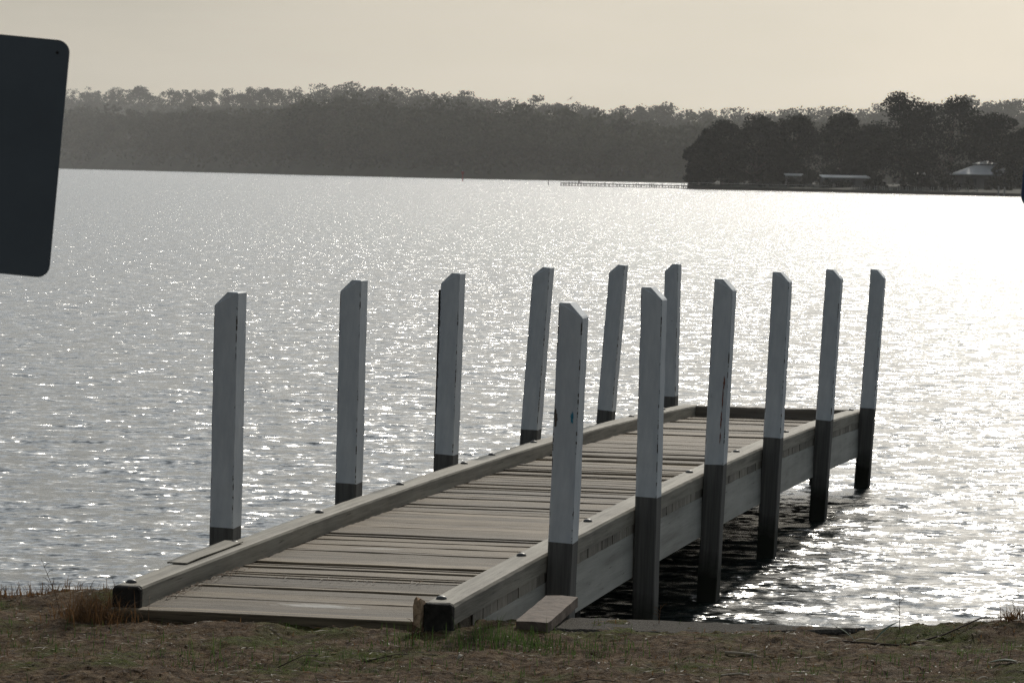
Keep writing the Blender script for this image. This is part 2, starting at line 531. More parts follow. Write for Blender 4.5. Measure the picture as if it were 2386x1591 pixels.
# dark tarred end grain on both near ends
for kk, xa, xb, tt in ((kerb_l, -HW + .001, -HW + KW - .001, 16.20), (kerb_r, HW - KW + .001, HW - .001, 16.07)):
    mb = MB(); z = zk(tt); rings = []
    for dy, ins in ((0.0, .0), (-.02, .002), (-.03, .012)):
        n = 12; prof = []
        for (x, zz) in [(xa, z - .16), (xa, z - .06), (xa, z - .012), (xa + .014, z - .001), ((xa + xb) / 2, z - .004 + .006 * random.random()), (xb - .014, z - .002), (xb, z - .014), (xb, z - .07), (xb, z - .16)]:
            cx = (xa + xb) / 2
            prof.append((x + (cx - x) * ins * 4 + random.uniform(-.002, .002) * (dy < 0), tt - T0 + dy + random.uniform(-.004, .004) * (dy < 0), zz - ins * .6))
        rings.append(prof)
    mb.loft(rings); mb.build('end_grain', M['tar'], kk)
# board lying on the outer half of the left kerb
mb = MB(); rings = []
for t_, o in ((17.05, 0.0), (17.3, .003), (17.7, 0.0), (18.05, .002)):
    z = zk(t_) + 0.004 + o; y = t_ - T0
    rings.append([(-HW - .004, y, z), (-HW + .096, y, z), (-HW + .098, y, z + .006), (-HW - .004, y, z + .008)])
mb.loft(rings); mb.build('cover_board', M['kerb'], kerb_l)
# splintered piece standing at the near end of the right kerb
mb = MB(); z = zk(16.07); x0 = HW - KW - .022; y0 = 16.01 - T0
prof = [(-.016, -.10), (.014, -.115), (.021, -.03), (.017, .022), (.004, .012), (-.002, .030), (-.012, .018), (-.019, -.02)]
mb.loft([[(x0 + a + .006 * k, y0 + .07 * k, z + b - .02 * k * (b > 0)) for a, b in prof] for k in (0, 1)])
sp = mb.build('splinter', M['split'], kerb_r)

# side beams and the strip of board ends
for s in (-1, 1):
    mb = MB(); rings = []
    n = 60
    for i in range(n + 1):
        t_ = 16.35 + (TE - .01 - 16.35) * i / n; z = zk(t_) - KH - PT - .004; y = t_ - T0
        xo = s * (HW - .003); xi = s * (HW - .10); j = random.uniform(-.002, .002)
        rings.append([(xi, y, z - BH), (xi, y, z), (xo, y, z), (xo + j, y, z - BH * .5), (xo, y, z - BH)])
    mb.loft(rings); mb.build('side_beam', M['beam'], jetty)
    mb = MB(); t_ = 16.5; rr = random.Random(5)
    while t_ < TE - .3:
        w = rr.choice([.16, .2, .23, .26]); z = zk(t_) - KH - .003; y = t_ - T0
        xo = s * (HW - .004 - .004 * rr.random()); xi = s * (HW - .011)
        a, b = sorted((xo, xi))
        mb.box((a, y, z - PT), (b, y + w - rr.choice([.006, .014, .02]), z), 0)
        t_ += w
    mb.build('board_ends', M['ends'], jetty)

# posts ----------------------------------------------------------------------------------
PX, PY = 0.128, 0.175
TP = [18.2, 20.8, 23.4, 26.2, 29.3, 32.55]
RTOP = [2.135, 2.144, 2.128, 2.109, 2.058, 1.986]
RPNT = [.892, .908, .907, .889, .824, .725]
RLEAN = [.035, .012, .045, .047, .06, .07]
LTOP = [2.147, 2.145, 2.126, 2.108, 2.061, 1.994]
LPNT = [.901, .925, .908, .893, .844, .778]
LLEAN = [.010, .012, .028, .078, .088, .004]


def post(side, i):
    """a sawn post with a top cut off slantwise on its outer side, white above a straight line"""
    t_ = TP[i]; top = (RTOP if side > 0 else LTOP)[i]; pl = (RPNT if side > 0 else LPNT)[i]; lean = (RLEAN if side > 0 else LLEAN)[i]
    rr = random.Random(i * 2 + side)
    base = zk(t_)
    cx = side * (HW + .006 + PX / 2); cy = t_ - T0 + PY / 2
    o = bpy.data.objects.new('post', None)
    mb = MB()
    hx, hy, c = PX / 2, PY / 2, .007
    def ring(z, jit=.0015):
        pts = [(-hx + c, -hy), (hx - c, -hy), (hx, -hy + c), (hx, hy - c), (hx - c, hy), (-hx + c, hy), (-hx, hy - c), (-hx, -hy + c)]
        return [(x + rr.uniform(-jit, jit), y + rr.uniform(-jit, jit), z) for x, y in pts]
    zp, zt = pl - base, top - base
    zs = list(np.linspace(-base - 1.2, zp, 10))
    rb = [ring(z) for z in zs]
    rb[-1] = [(x, y, z + rr.uniform(-.005, .005)) for x, y, z in rb[-1]]
    mb.loft(rb, 1, cap=False)
    cut = .070                                # height of the slanted cut
    zu = list(np.linspace(zp, zt - cut - .012, 14))
    ru = [rb[-1]] + [ring(z) for z in zu[1:]]
    sx = side
    flat = -sx * hx * .12                     # x where the flat top ends
    def topz(x, dz=0.0):
        u = (x - flat) * sx
        return zt - max(0.0, u) / (hx * 1.12) * cut
    r1 = [(x, y, topz(x) - .006) for x, y, z in ru[-1]]
    ru.append(r1)
    mb.loft(ru, 0, cap=False)
    # capped by a flat part and a slanted part
    ins = .006
    xa, xb = -sx * hx, sx * hx
    y0, y1 = -hy + ins, hy - ins
    P = [(xa + sx * ins, y0, zt), (flat, y0, zt), (xb - sx * ins, y0, topz(xb) + .004), (xb - sx * ins, y1, topz(xb) + .004), (flat, y1, zt), (xa + sx * ins, y1, zt)]
    n0 = len(mb.v)
    mb.v += P
    mb.f += [[n0, n0 + 1, n0 + 4, n0 + 5], [n0 + 1, n0 + 2, n0 + 3, n0 + 4]]; mb.m += [0, 0]
    # rim between wall and cap
    idx = list(range(n0 - 8, n0))
    W8 = [mb.v[k] for k in idx]
    capmap = {}
    for k, (x, y, z) in zip(idx, W8):
        capmap[k] = min(range(6), key=lambda q: abs(P[q][0] - x) * 1 + abs(P[q][1] - y) * 1)
    for a in range(8):
        ka, kb = idx[a], idx[(a + 1) % 8]
        ca, cb = capmap[ka], capmap[kb]
        if ca == cb:
            mb.f.append([ka, kb, n0 + ca]); mb.m.append(0)
        else:
            mid = {frozenset((0, 2)): 1, frozenset((3, 5)): 4}.get(frozenset((ca, cb)))
            mb.f.append([ka, kb, n0 + cb] + ([n0 + mid] if mid is not None else []) + [n0 + ca]); mb.m.append(0)
    me_o = mb.build('post', [M['paint'], M['bare']], jetty)
    me_o.location = (cx, cy, base)
    me_o.rotation_euler = (0, math.atan2(lean, zt), 0)
    return me_o


def blotch(parent, name, mat, cx, cz, w, h, seed, n=22):
    """thin irregular patch on the near face of a post"""
    rr = random.Random(seed); pts = []
    for k in range(n):
        a = 2 * math.pi * k / n; q = 0.75 + rr.uniform(-.3, .3)
        pts.append((cx + math.cos(a) * w / 2 * q, cz + math.sin(a) * h / 2 * q))
    y = -PY / 2
    mb = MB(); mb.loft([[(x, y - .0028, z) for x, z in pts], [(x, y + .001, z) for x, z in pts]])
    return mb.build(name, mat, parent)


post_r, post_l = [], []
for i in range(6):
    post_r.append(post(1, i)); post_l.append(post(-1, i))
p = blotch(post_r[0], 'bare_patch', M['brown'], -.052, .70, .026, .10, 4)
p = blotch(post_r[0], 'blue_mark', M['blue'], .033, .70, .018, .075, 5)
for k, (dx, dz, w, h) in enumerate([(.040, .60, .012, .10), (.036, .50, .010, .16), (.034, .36, .011, .14), (.033, .24, .009, .10)]):
    blotch(post_r[2], 'red_streak', M['rust'], dx, dz, w, h, 20 + k)
post_r[0]['label'] = 'near right post with a bare brown patch and a blue mark'
post_r[2]['label'] = 'white post with a red streak down its edge'

# dark unpainted pole standing behind the third left post
mb = MB(); xg = -HW - .139; yg = 23.50 - T0
mb.loft([[(xg + dx * .0165 + (z - .8) * .013, yg + dy * .03, z) for dx, dy in ((-1, -1), (1, -1), (1, 1), (-1, 1))] for z in (-1.0, .4, 1.2, 2.01)])
bevel(mb.build('guide_pole', M['tar'], jetty), .006)

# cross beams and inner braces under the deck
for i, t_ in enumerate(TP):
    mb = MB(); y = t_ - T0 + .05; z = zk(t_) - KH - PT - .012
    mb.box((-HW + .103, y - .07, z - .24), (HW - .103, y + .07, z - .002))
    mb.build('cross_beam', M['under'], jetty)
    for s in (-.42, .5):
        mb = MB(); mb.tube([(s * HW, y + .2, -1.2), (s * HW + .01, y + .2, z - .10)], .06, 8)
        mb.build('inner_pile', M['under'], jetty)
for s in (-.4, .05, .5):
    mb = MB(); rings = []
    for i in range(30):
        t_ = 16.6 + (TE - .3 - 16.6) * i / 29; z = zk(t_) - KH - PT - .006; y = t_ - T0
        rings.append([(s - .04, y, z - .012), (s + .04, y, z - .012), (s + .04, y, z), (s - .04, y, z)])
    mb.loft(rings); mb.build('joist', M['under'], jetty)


# ------------------------------------------------------------------ water: one wavy sheet
def build_water():
    az_in = np.linspace(-9.4, 9.4, 440)
    az_out = 9.4 + np.cumsum(np.linspace(.15, 5.0, 26))
    az = np.radians(np.concatenate([-az_out[::-1], az_in, az_out]))
    inv = np.linspace(1 / 9000.0, 1 / 15.5, 640)
    r = 1 / inv[::-1]
    r = np.concatenate([[9.0, 11.0, 13.0, 14.5], r])
    dr = np.gradient(r)
    A, R = np.meshgrid(az, r)
    X = R * np.sin(A); Y = R * np.cos(A)
    Z = np.zeros_like(X)
    g = np.random.default_rng(11)
    n = 110
    lam = np.exp(np.linspace(np.log(.10), np.log(1.5), n)) * g.uniform(.95, 1.05, n)
    th = np.radians(-8) + g.normal(0, .62, n)          # travel direction off straight towards the camera
    steep = 0.0125 * np.clip(.32 / lam, .12, 1)
    amp = steep * lam / (2 * np.pi) * 1.25
    ph = g.uniform(0, 2 * np.pi, n)
    # gusts: patches of rougher and calmer water
    gust = np.zeros_like(X)
    for k in range(8):
        a = g.uniform(-.5, .5); L = g.uniform(7, 40)
        gust += np.cos(2 * np.pi / L * (np.sin(a) * X + np.cos(a) * Y) + g.uniform(0, 6)) * .25
    gust = np.clip(1 + .35 * gust, .45, 1.6)
    lod = np.maximum(dr[:, None], 0)
    dcol = R * np.radians(.043)
    for i in range(n):
        kx, ky = np.sin(th[i]) * 2 * np.pi / lam[i], -np.cos(th[i]) * 2 * np.pi / lam[i]
        f = np.clip((lam[i] / np.maximum(lod * abs(np.cos(th[i])) + dcol * abs(np.sin(th[i])), 1e-4) - 2.0) / 2.0, 0, 1)
        rows = f.max(axis=1) > 0
        if not rows.any(): continue
        P = kx * X[rows] + ky * Y[rows] + ph[i]
        Z[rows] += amp[i] * f[rows] * gust[rows] * (np.sin(P) + .22 * np.cos(2 * P))
    Z[:, np.abs(np.degrees(az)) > 11] *= .4
    nr, nc = X.shape
    V = np.stack([X, Y, Z], -1).reshape(-1, 3)
    I = np.arange(nr * nc).reshape(nr, nc)
    F = np.stack([I[:-1, :-1], I[:-1, 1:], I[1:, 1:], I[1:, :-1]], -1).reshape(-1, 4)
    return tag(mesh_np('water', V, F, M['water'], smooth=True), kind='structure')


build_water()


# ------------------------------------------------------------------ the bank the camera stands on
EX = [-60, -6, -3, -1.9, -1.0, -.2, .3, 1.0, 1.65, 2.2, 2.6, 4, 8, 60]
EY = [19, 18.0, 17.75, 17.75, 17.5, 17.22, 17.16, 17.05, 16.95, 17.08, 17.28, 17.3, 17.6, 19]


def edge_y(x): return np.interp(x, EX, EY)


def build_ground():
    xs = np.concatenate([-np.geomspace(60, 3.4, 16), np.arange(-3.3, 3.31, .022), np.geomspace(3.4, 60, 16)])
    u = np.concatenate([np.linspace(-60, -4.4, 20), np.arange(-4.3, -.0001, .022), [0.0, .03, .08, .16, .3]])
    Xg, U = np.meshgrid(xs, u)
    E = edge_y(Xg)
    Yg = E + U
    g = np.random.default_rng(5)
    Z = np.full_like(Xg, .668)
    for k in range(40):
        L = math.exp(g.uniform(math.log(.12), math.log(1.6))); a = g.uniform(0, np.pi)
        Z += .0035 * (L ** .6) * np.sin(2 * np.pi / L * (Xg * np.cos(a) + Yg * np.sin(a)) + g.uniform(0, 6))
    fine = g.normal(0, .0035, Xg.shape); Z += fine
    Z += .05 * np.exp(-((Xg - 2.55) / .28) ** 2 - ((U + .12) / .22) ** 2)      # hump on the right
    Z += .036 * np.clip(1.4 - np.abs(Xg + 1.05) / .8, 0, 1) * np.exp(-((Yg - 16.34 + .212 * (Xg + .23)) / .22) ** 2)
    Z += .05 * np.exp(-((Xg + 1.95) / .35) ** 2 - ((U + .25) / .4) ** 2)       # hump under the weeds on the left
    lipz = {0.03: -.03, .08: -.12, .16: -.35, .3: -.9}
    for row, uu in enumerate(u):
        for kz, vz in lipz.items():
            if abs(uu - kz) < 1e-6: Z[row] += vz
    V = np.stack([Xg, Yg, Z], -1).reshape(-1, 3)
    nr, nc = Xg.shape; I = np.arange(nr * nc).reshape(nr, nc)
    F = np.stack([I[:-1, :-1], I[:-1, 1:], I[1:, 1:], I[1:, :-1]], -1).reshape(-1, 4)
    o = tag(mesh_np('ground', V, F, M['ground'], smooth=True), kind='structure')
    def zat(x, y):
        j = int(np.clip(np.searchsorted(xs, x), 0, nc - 1)); uu = y - float(edge_y(x))
        i = int(np.clip(np.searchsorted(u, uu), 0, nr - 1)); return float(Z[i, j])
    return zat


gzat = build_ground()


# ------------------------------------------------------------------ far shore
def leaf_quads(g, centers, size, flat=0.0):
    """one quad per centre, turned at random; flat pulls them towards lying level"""
    n = len(centers)
    a = g.normal(size=(n, 3)); a[:, 2] *= (1 - flat); a /= np.linalg.norm(a, axis=1)[:, None] + 1e-9
    b = g.normal(size=(n, 3)); b[:, 2] *= (1 - flat)
    b -= (a * b).sum(1)[:, None] * a; b /= np.linalg.norm(b, axis=1)[:, None] + 1e-9
    s = np.asarray(size) * g.uniform(.6, 1.35, n)
    a *= s[:, None] * .5; b *= (s * g.uniform(.45, .9, n))[:, None] * .5
    V = np.stack([centers - a - b * .5, centers + a * .2 - b, centers + a + b * .4, centers - a * .3 + b], 1)
    return V.reshape(-1, 3)


SH_AZ = np.radians([-30, -12, -8.15, -7.2, -5.4, -3.35, -1.27, .1, 1.5, 2.6, 6, 10, 14, 30])
SH_R = np.array([2900, 2900, 2750, 2650, 2200, 1750, 1560, 1510, 1485, 1470, 1450, 1440, 1440, 1440.])
E1_AZ = np.radians([-30, -12, -8.16, -7.2, -6.46, -5.98, -5.6, -4.9, -4.3, -3.4, -2.7, -2, -1.4, -.73, .1, 1.07, 1.5, 2.04, 2.45, 3.56, 4.94, 5.97, 7.26, 8.0, 12, 30])
E1 = np.array([.9, 1.1, 1.12, 1.14, 1.165, 1.17, 1.165, 1.17, 1.2, 1.25, 1.285, 1.25, 1.2, 1.13, 1.08, 1.02, .99, 1.03, 1.0, .985, 1.02, 1.07, 1.23, 1.27, 1.2, .9])
E2_AZ = np.radians([-30, -7.2, -6.1, -4.74, -3.98, -3.36, -2.95, -2, -1.3, -.24, .94, 2.05, 4, 8, 30])
E2 = np.array([.7, .83, .82, .85, .81, 1.02, 1.10, .97, .95, .87, .79, .70, .7, .8, .6])


def shore_r(a): return np.interp(a, SH_AZ, SH_R)


def hill_z(a, r):
    R0 = shore_r(a); q = r / R0 - 1
    z2 = 2.8 + R0 * 1.07 * np.tan(np.radians(np.interp(a, E2_AZ, E2))) - 13
    z1 = 2.8 + R0 * 1.62 * np.tan(np.radians(np.interp(a, E1_AZ, E1))) - 12
    z = np.where(q < .07, .6 + (z2 - .6) * np.clip(q / .07, 0, 1) ** .75, 0)
    z = np.where((q >= .07) & (q < .14), z2 - 5 * (q - .07) / .07, z)
    z = np.where((q >= .14) & (q < .62), z2 - 5 + (z1 - z2 + 5) * ((q - .14) / .48) ** 1.3, z)
    z = np.where(q >= .62, z1 - 60 * (q - .62), z)
    return np.where(q < 0, -1.5, z)


def build_hills():
    a = np.radians(np.linspace(-28, 28, 420)); q = np.array([-.004, 0, .002, .01, .02, .035, .05, .07, .09, .12, .14, .2, .28, .36, .44, .52, .58, .62, .7, .85, 1.0])
    A, Q = np.meshgrid(a, q); R = shore_r(A) * (1 + Q); Z = hill_z(A, R)
    V = np.stack([R * np.sin(A), R * np.cos(A), Z], -1).reshape(-1, 3)
    nr, nc = A.shape; I = np.arange(nr * nc).reshape(nr, nc)
    F = np.stack([I[:-1, :-1], I[:-1, 1:], I[1:, 1:], I[1:, :-1]], -1).reshape(-1, 4)
    tag(mesh_np('hills', V, F, M['hill'], smooth=True), kind='structure')
    # the wood that covers them, too many trees to count
    g = np.random.default_rng(21)
    n = 7400
    az = np.radians(np.where(g.uniform(0, 1, n) < .84, g.uniform(-10.5, 10.5, n), g.choice([-1, 1], n) * g.uniform(10.5, 20, n)))
    band = g.uniform(0, 1, n)
    q = np.where(band < .5, .002 + .085 * g.uniform(0, 1, n), np.where(band < .66, .09 + .12 * g.uniform(0, 1, n), .20 + .45 * g.uniform(0, 1, n) ** .5))
    r = shore_r(az) * (1 + q); zb = hill_z(az, r)
    H = g.uniform(9, 17, n) * np.where(g.uniform(0, 1, n) < .12, 1.25, 1.0)
    Wd = H * g.uniform(.55, .95, n)
    cs, sz = [], []
    k = 150
    base = np.stack([r * np.sin(az), r * np.cos(az), zb], -1)
    # lobes per tree
    for lobe in range(4):
        off = np.stack([g.normal(0, .22, n) * Wd, g.normal(0, .22, n) * Wd, H * g.uniform(.50, .88, n)], -1)
        if lobe == 0: off[:, :2] *= .2; off[:, 2] = H * .86
        rad = Wd * g.uniform(.24, .38, n)
        m = k // 4
        d = g.normal(size=(n, m, 3)); d /= np.linalg.norm(d, axis=2)[..., None]
        d[..., 2] *= .62
        p = base[:, None] + off[:, None] + d * (rad[:, None] * g.uniform(.2, 1.0, (n, m)) ** .5)[..., None]
        cs.append(p.reshape(-1, 3)); sz.append(np.repeat(H * .085, m))
    # understorey and trunks' shade
    m = 10
    p = base[:, None] + np.stack([g.normal(0, .35, (n, m)) * Wd[:, None], g.normal(0, .35, (n, m)) * Wd[:, None], H[:, None] * g.uniform(.0, .5, (n, m))], -1)
    cs.append(p.reshape(-1, 3)); sz.append(np.repeat(H * .17, m))
    C = np.concatenate(cs); Sz = np.concatenate(sz)
    V = leaf_quads(g, C, Sz, .15); F = np.arange(len(V)).reshape(-1, 4)
    tag(mesh_np('hillside_wood', V, F, M['gumleaf']), kind='stuff')


build_hills()


def tree(name, label, x, y, zb, h, w, seed, mat, n_lobe=26, per=150, leaf=.55, dome=True, group=None, low=.12, trunk=True):
    g = np.random.default_rng(seed)
    root = empty(name, (x, y, zb)); tag(root, label, 'tree', group)
    cs = []
    lobes = []
    for i in range(n_lobe):
        u = low + (1 - low) * (i + g.uniform(0, 1)) / n_lobe
        if dome:
            R = w / 2 * (math.sqrt(max(.02, 1 - ((u - .5) / .52) ** 2)) if u > .5 else .72 + .28 * u / .5)
        else:
            R = w / 2 * math.sin(math.pi * min(1, max(.08, u * .92)))
        a = g.uniform(0, 2 * np.pi); lr = w * g.uniform(.11, .19)
        q = max(0.0, R - lr * .75) * math.sqrt(g.uniform(.2, 1))
        z = u * (h - lr * .66)
        lobes.append((q * math.cos(a), q * math.sin(a), z, lr))
    lobes.append((g.normal(0, .04 * w), 0, h - w * .13, w * .2))
    for lx, ly, lz, lr in lobes:
        d = g.normal(size=(per, 3)); d /= np.linalg.norm(d, axis=1)[:, None]; d[:, 2] *= .66
        rad = lr * g.uniform(.25, 1.0, per) ** .5
        cs.append(np.array([lx, ly, lz]) + d * rad[:, None])
    C = np.concatenate(cs)
    V = leaf_quads(g, C, leaf, .2)
    mesh_np('crown', V, np.arange(len(V)).reshape(-1, 4), mat, root)
    if trunk:
        mb = MB()
        lean = g.normal(0, .03 * h, 2)
        pts = [(lean[0] * t_ * t_, lean[1] * t_ * t_, h * .8 * t_ - .4) for t_ in np.linspace(0, 1, 6)]
        mb.tube(pts, [h * .028, h * .023, h * .02, h * .015, h * .01, h * .004], 7)
        for lx, ly, lz, lr in lobes[::3]:
            t_ = min(.9, max(.12, lz / h * .75))
            p0 = (lean[0] * t_ * t_, lean[1] * t_ * t_, h * .8 * t_ - .4)
            mb.tube([p0, ((p0[0] + lx) / 2, (p0[1] + ly) / 2, (p0[2] + lz) / 2 + .2), (lx, ly, lz)], [h * .011, h * .007, h * .003], 5)
        mb.build('trunk', M['bark'], root, True)
    return root


# gum trees that stand clear of the ridge line
for nm, lab, a_, R_, h_, w_, sd_ in [
    ('gum_tree', 'broad domed gum tree standing highest on the far ridge near the big sign', -5.98, 3700, 17, 24, 31),
    ('gum_tree', 'small flat-topped gum tree poking above the far ridge, left of its crest', -3.99, 3080, 14, 14, 32),
    ('gum_tree', 'round gum tree on the low end of the ridge, nearest left of the dark point', 1.98, 2380, 13, 14, 33),
    ('gum_tree', 'open-crowned gum tree on the sagging middle of the far ridge', .75, 2420, 14, 15, 34)]:
    a_ = math.radians(a_); zb = float(hill_z(np.array([a_]), np.array([R_]))[0])
    el = {31: 1.275, 32: 1.285, 33: 1.09, 34: 1.08}[sd_]
    top = 2.8 + R_ * math.tan(math.radians(el))
    tree(nm, lab, R_ * math.sin(a_), R_ * math.cos(a_), top - h_, h_, w_, sd_, M['gumleaf'], 14, 40, 2.0, True, None, .45)

# ------------------------------------------------------------------ the wooded point on the right
PT_X = [33, 38, 50, 62, 77, 91, 108, 150, 260]
PT_Y = [812, 794, 762, 742, 721, 690, 660, 620, 600]


def point_land():
    mb = MB(); r = random.Random(4)
    xs = np.linspace(38, 255, 90)
    rows = []
    for dy, z in ((0.25, .55), (3, .75), (12, 1.0), (40, 1.4), (110, 1.8), (220, -1.0)):
        rows.append([(x + .06 * dy * max(0.0, (90 - x) / 55), float(np.interp(x, PT_X, PT_Y)) + dy, z + r.uniform(-.06, .06)) for x in xs])
    mb.loft(rows, 0, cap=False, close=False)
    tag(mb.build('land', M['land'], None, True), kind='structure')
    mb = MB(); rings = []
    for x in xs:
        y = float(np.interp(x, PT_X, PT_Y)); j = r.uniform(-.05, .05)
        rings.append([(x, y, -.8), (x, y, .62 + j), (x + .3, y + .5, .64 + j), (x + .3, y + .5, -.8)])
    mb.loft(rings)
    tag(mb.build('seawall', M['concrete']), 'low grey seawall along the water under the dark pines', 'seawall')


point_land()
G_PINE = 'dark pines on the wooded point'
for lab, x, y, h, w, sd_ in [
    ('lowest dark tree at the water end of the wooded point, sloping to the shore', 41.5, 800, 10.4, 8.5, 41),
    ('dark pine second from the water end of the point, with a sloping left side', 45.5, 792, 14.6, 11.5, 42),
    ('broad smooth-topped dark pine, third from the water end of the point', 53, 792, 15.9, 14.0, 43),
    ('dark round pine standing over the small blue-grey shed roof', 61, 782, 16.0, 13.5, 44),
    ('dark pine with a notched top left of the tallest tree, above the long pale roof', 70.2, 775, 16.4, 12.5, 45),
    ('tallest pine on the point, its airy crown letting the sky through', 81, 752, 20.6, 16.5, 46),
    ('widest dome-shaped pine on the point, just right of the tallest', 90.6, 748, 19.9, 18.5, 47),
    ('dark pine behind the hipped pavilion roof, lower than the dome-shaped one', 99, 742, 16.4, 14.5, 48),
    ('low dark tree at the right edge of the picture beyond the pavilion', 104.5, 733, 13.2, 10.0, 49),
    ('dark bushy tree in the gap between the two smooth pines and the shed', 57.5, 799, 13.0, 11.0, 50),
    ('dark tree filling the gap left of the tallest pine', 75.6, 770, 13.8, 11.0, 51)]:
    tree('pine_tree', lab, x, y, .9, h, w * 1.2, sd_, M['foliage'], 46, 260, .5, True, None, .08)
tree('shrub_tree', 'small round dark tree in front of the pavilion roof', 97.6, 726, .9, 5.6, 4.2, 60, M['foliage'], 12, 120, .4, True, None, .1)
r9 = random.Random(9)
for k in range(17):
    x = 40 + k * 3.6 + r9.uniform(-1, 1); y = float(np.interp(x, PT_X, PT_Y)) + r9.uniform(9, 16)
    if 90 < x < 104: y += 12
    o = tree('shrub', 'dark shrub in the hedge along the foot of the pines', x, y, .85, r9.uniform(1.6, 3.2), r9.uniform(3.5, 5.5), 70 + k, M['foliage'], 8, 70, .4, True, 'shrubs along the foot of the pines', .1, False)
    o['category'] = 'shrub'


# pavilion with a hipped roof and a raised vent
pv = empty('pavilion', (96.6, 739, .9)); tag(pv, 'pavilion with pale hipped roof and raised vent under the pines at right', 'pavilion')
mb = MB(); mb.box((-5.2, -5.2, -.3), (5.2, 5.2, 3.2)); mb.build('wall', M['wall'], pv)
mb = MB()
def hip(mb, hw, z0, hw2, z1, th=.18):
    a = [(-hw, -hw, z0), (hw, -hw, z0), (hw, hw, z0), (-hw, hw, z0)]; b = [(-hw2, -hw2, z1), (hw2, -hw2, z1), (hw2, hw2, z1), (-hw2, hw2, z1)]
    mb.loft([[(x * .985, y * .985, z - th) for x, y, z in a], a, b])
hip(mb, 6.75, 3.3, 2.1, 5.2); rf = mb.build('roof', M['roof'], pv)
mb = MB(); mb.box((-1.9, -1.9, 5.15), (1.9, 1.9, 5.5)); mb.build('vent_wall', M['wall'], rf)
mb = MB(); hip(mb, 2.5, 5.5, .15, 6.15, .1); mb.build('vent_roof', M['roof'], rf)
for x in (-3.4, 0, 3.4):
    mb = MB(); mb.box((x - .9, -5.25, 1.0), (x + .9, -5.195, 2.4)); mb.build('window', M['window'], pv)


def shed(name, label, x0, x1, y, z0, zr, depth, tilt):
    o = empty(name, ((x0 + x1) / 2, y, z0)); tag(o, label, 'building'); w = (x1 - x0) / 2; h = zr - z0
    mb = MB(); mb.box((-w + .25, 0, -.3), (w - .25, depth, h - .25)); mb.build('wall', M['wall'], o)
    mb = MB(); mb.loft([[(-w, -.5, h - .22), (w, -.5, h - .22), (w, -.5, h - .02), (-w, -.5, h - .02)],
                        [(-w, depth + .4, h - .22 + tilt), (w, depth + .4, h - .22 + tilt), (w, depth + .4, h - .02 + tilt), (-w, depth + .4, h - .02 + tilt)]])
    mb.build('roof', M['roof'], o)
    mb = MB(); mb.box((-w * .6, -.04, .9), (-w * .2, .0, h - .5)); mb.build('window', M['window'], o)
    mb = MB(); mb.box((w * .2, -.04, 0), (w * .2 + .9, .0, h - .4)); mb.build('door', M['fartimber'], o)
    return o


shed('boat_shed', 'long low building with a bright pale skillion roof under the pines', 64.2, 74.3, 752, .9, 3.15, 7, .45)
shed('shed', 'small shed with a bluish pale roof at the left of the long roof', 57.8, 61.8, 768, .9, 3.42, 5, .35)
shed('kiosk', 'tiny roof glinting between the trunks left of the pavilion', 83.4, 85.8, 752, .9, 4.15, 4, .35)

# railing along the seawall and a fence of paired short posts
rl = empty('railing', (50, 763, .6)); tag(rl, 'grey post and rail fence on the seawall at the left of the point', 'railing')
pts = [(x, float(np.interp(x, PT_X, PT_Y)) + .7) for x in np.arange(37.5, 66, 1.5)]
for x, y in pts:
    mb = MB(); mb.box((x - 50 - .06, y - 763 - .06, -.3), (x - 50 + .06, y - 763 + .06, .75)); mb.build('post', M['fartimber'], rl)
mb = MB(); mb.tube([(x - 50, y - 763, .74) for x, y in pts], .05, 6); mb.build('rail', M['palefence'], rl)
fn = empty('fence', (79, 722, .7)); tag(fn, 'row of short paired pale posts along the shore below the pavilion', 'fence')
for x in np.arange(69, 90, 1.35):
    for dx in (0, .42):
        y = float(np.interp(x, PT_X, PT_Y)) + 3.5
        mb = MB(); mb.box((x + dx - 79 - .07, y - 722 - .07, -.4), (x + dx - 79 + .07, y - 722 + .07, .78)); mb.build('post', M['palefence'], fn)
mb = MB(); mb.tube([(x - 79, float(np.interp(x, PT_X, PT_Y)) + 3.5 - 722, .45) for x in np.arange(69, 90.5, 1.35)], .05, 6); mb.build('rail', M['fartimber'], fn)
for lab, x, h in (('left of the two pale mooring posts at the shore under the pavilion', 92.35, 1.95), ('right of the two pale mooring posts at the shore under the pavilion', 93.25, 1.8)):
    mb = MB(); y = float(np.interp(x, PT_X, PT_Y)) - .8
    mb.tube([(x, y, -1), (x, y, h * .6), (x + .03, y, h)], .15, 8); tag(mb.build('mooring_post', M['palefence']), lab, 'post')

# far jetty
fj = empty('far_jetty', (25, 835, 0)); tag(fj, 'low far jetty on many thin piles running out from the wooded point', 'jetty')
def fjp(u): return (10.9 + u * 28.5 - 25, 851 - u * 50 - 835)
mb = MB(); a = fjp(0); b = fjp(1)
mb.loft([[(a[0], a[1] - .9, .50), (a[0], a[1] + .9, .50), (a[0], a[1] + .9, .70), (a[0], a[1] - .9, .70)], [(b[0], b[1] - .9, .50), (b[0], b[1] + .9, .50), (b[0], b[1] + .9, .70), (b[0], b[1] - .9, .70)]])
mb.build('deck', M['fartimber'], fj)
mb = MB(); mb.loft([[(a[0], a[1] - 1.0, .0), (a[0], a[1] - .88, .0), (a[0], a[1] - .88, .12), (a[0], a[1] - 1.0, .12)], [(b[0], b[1] - 1.0, -.02), (b[0], b[1] - .88, -.02), (b[0], b[1] - .88, .12), (b[0], b[1] - 1.0, .12)]])
mb.build('low_strip', M['fartimber'], fj)  # level strip along the far jetty at water height
r8 = random.Random(8)
u = 0.0
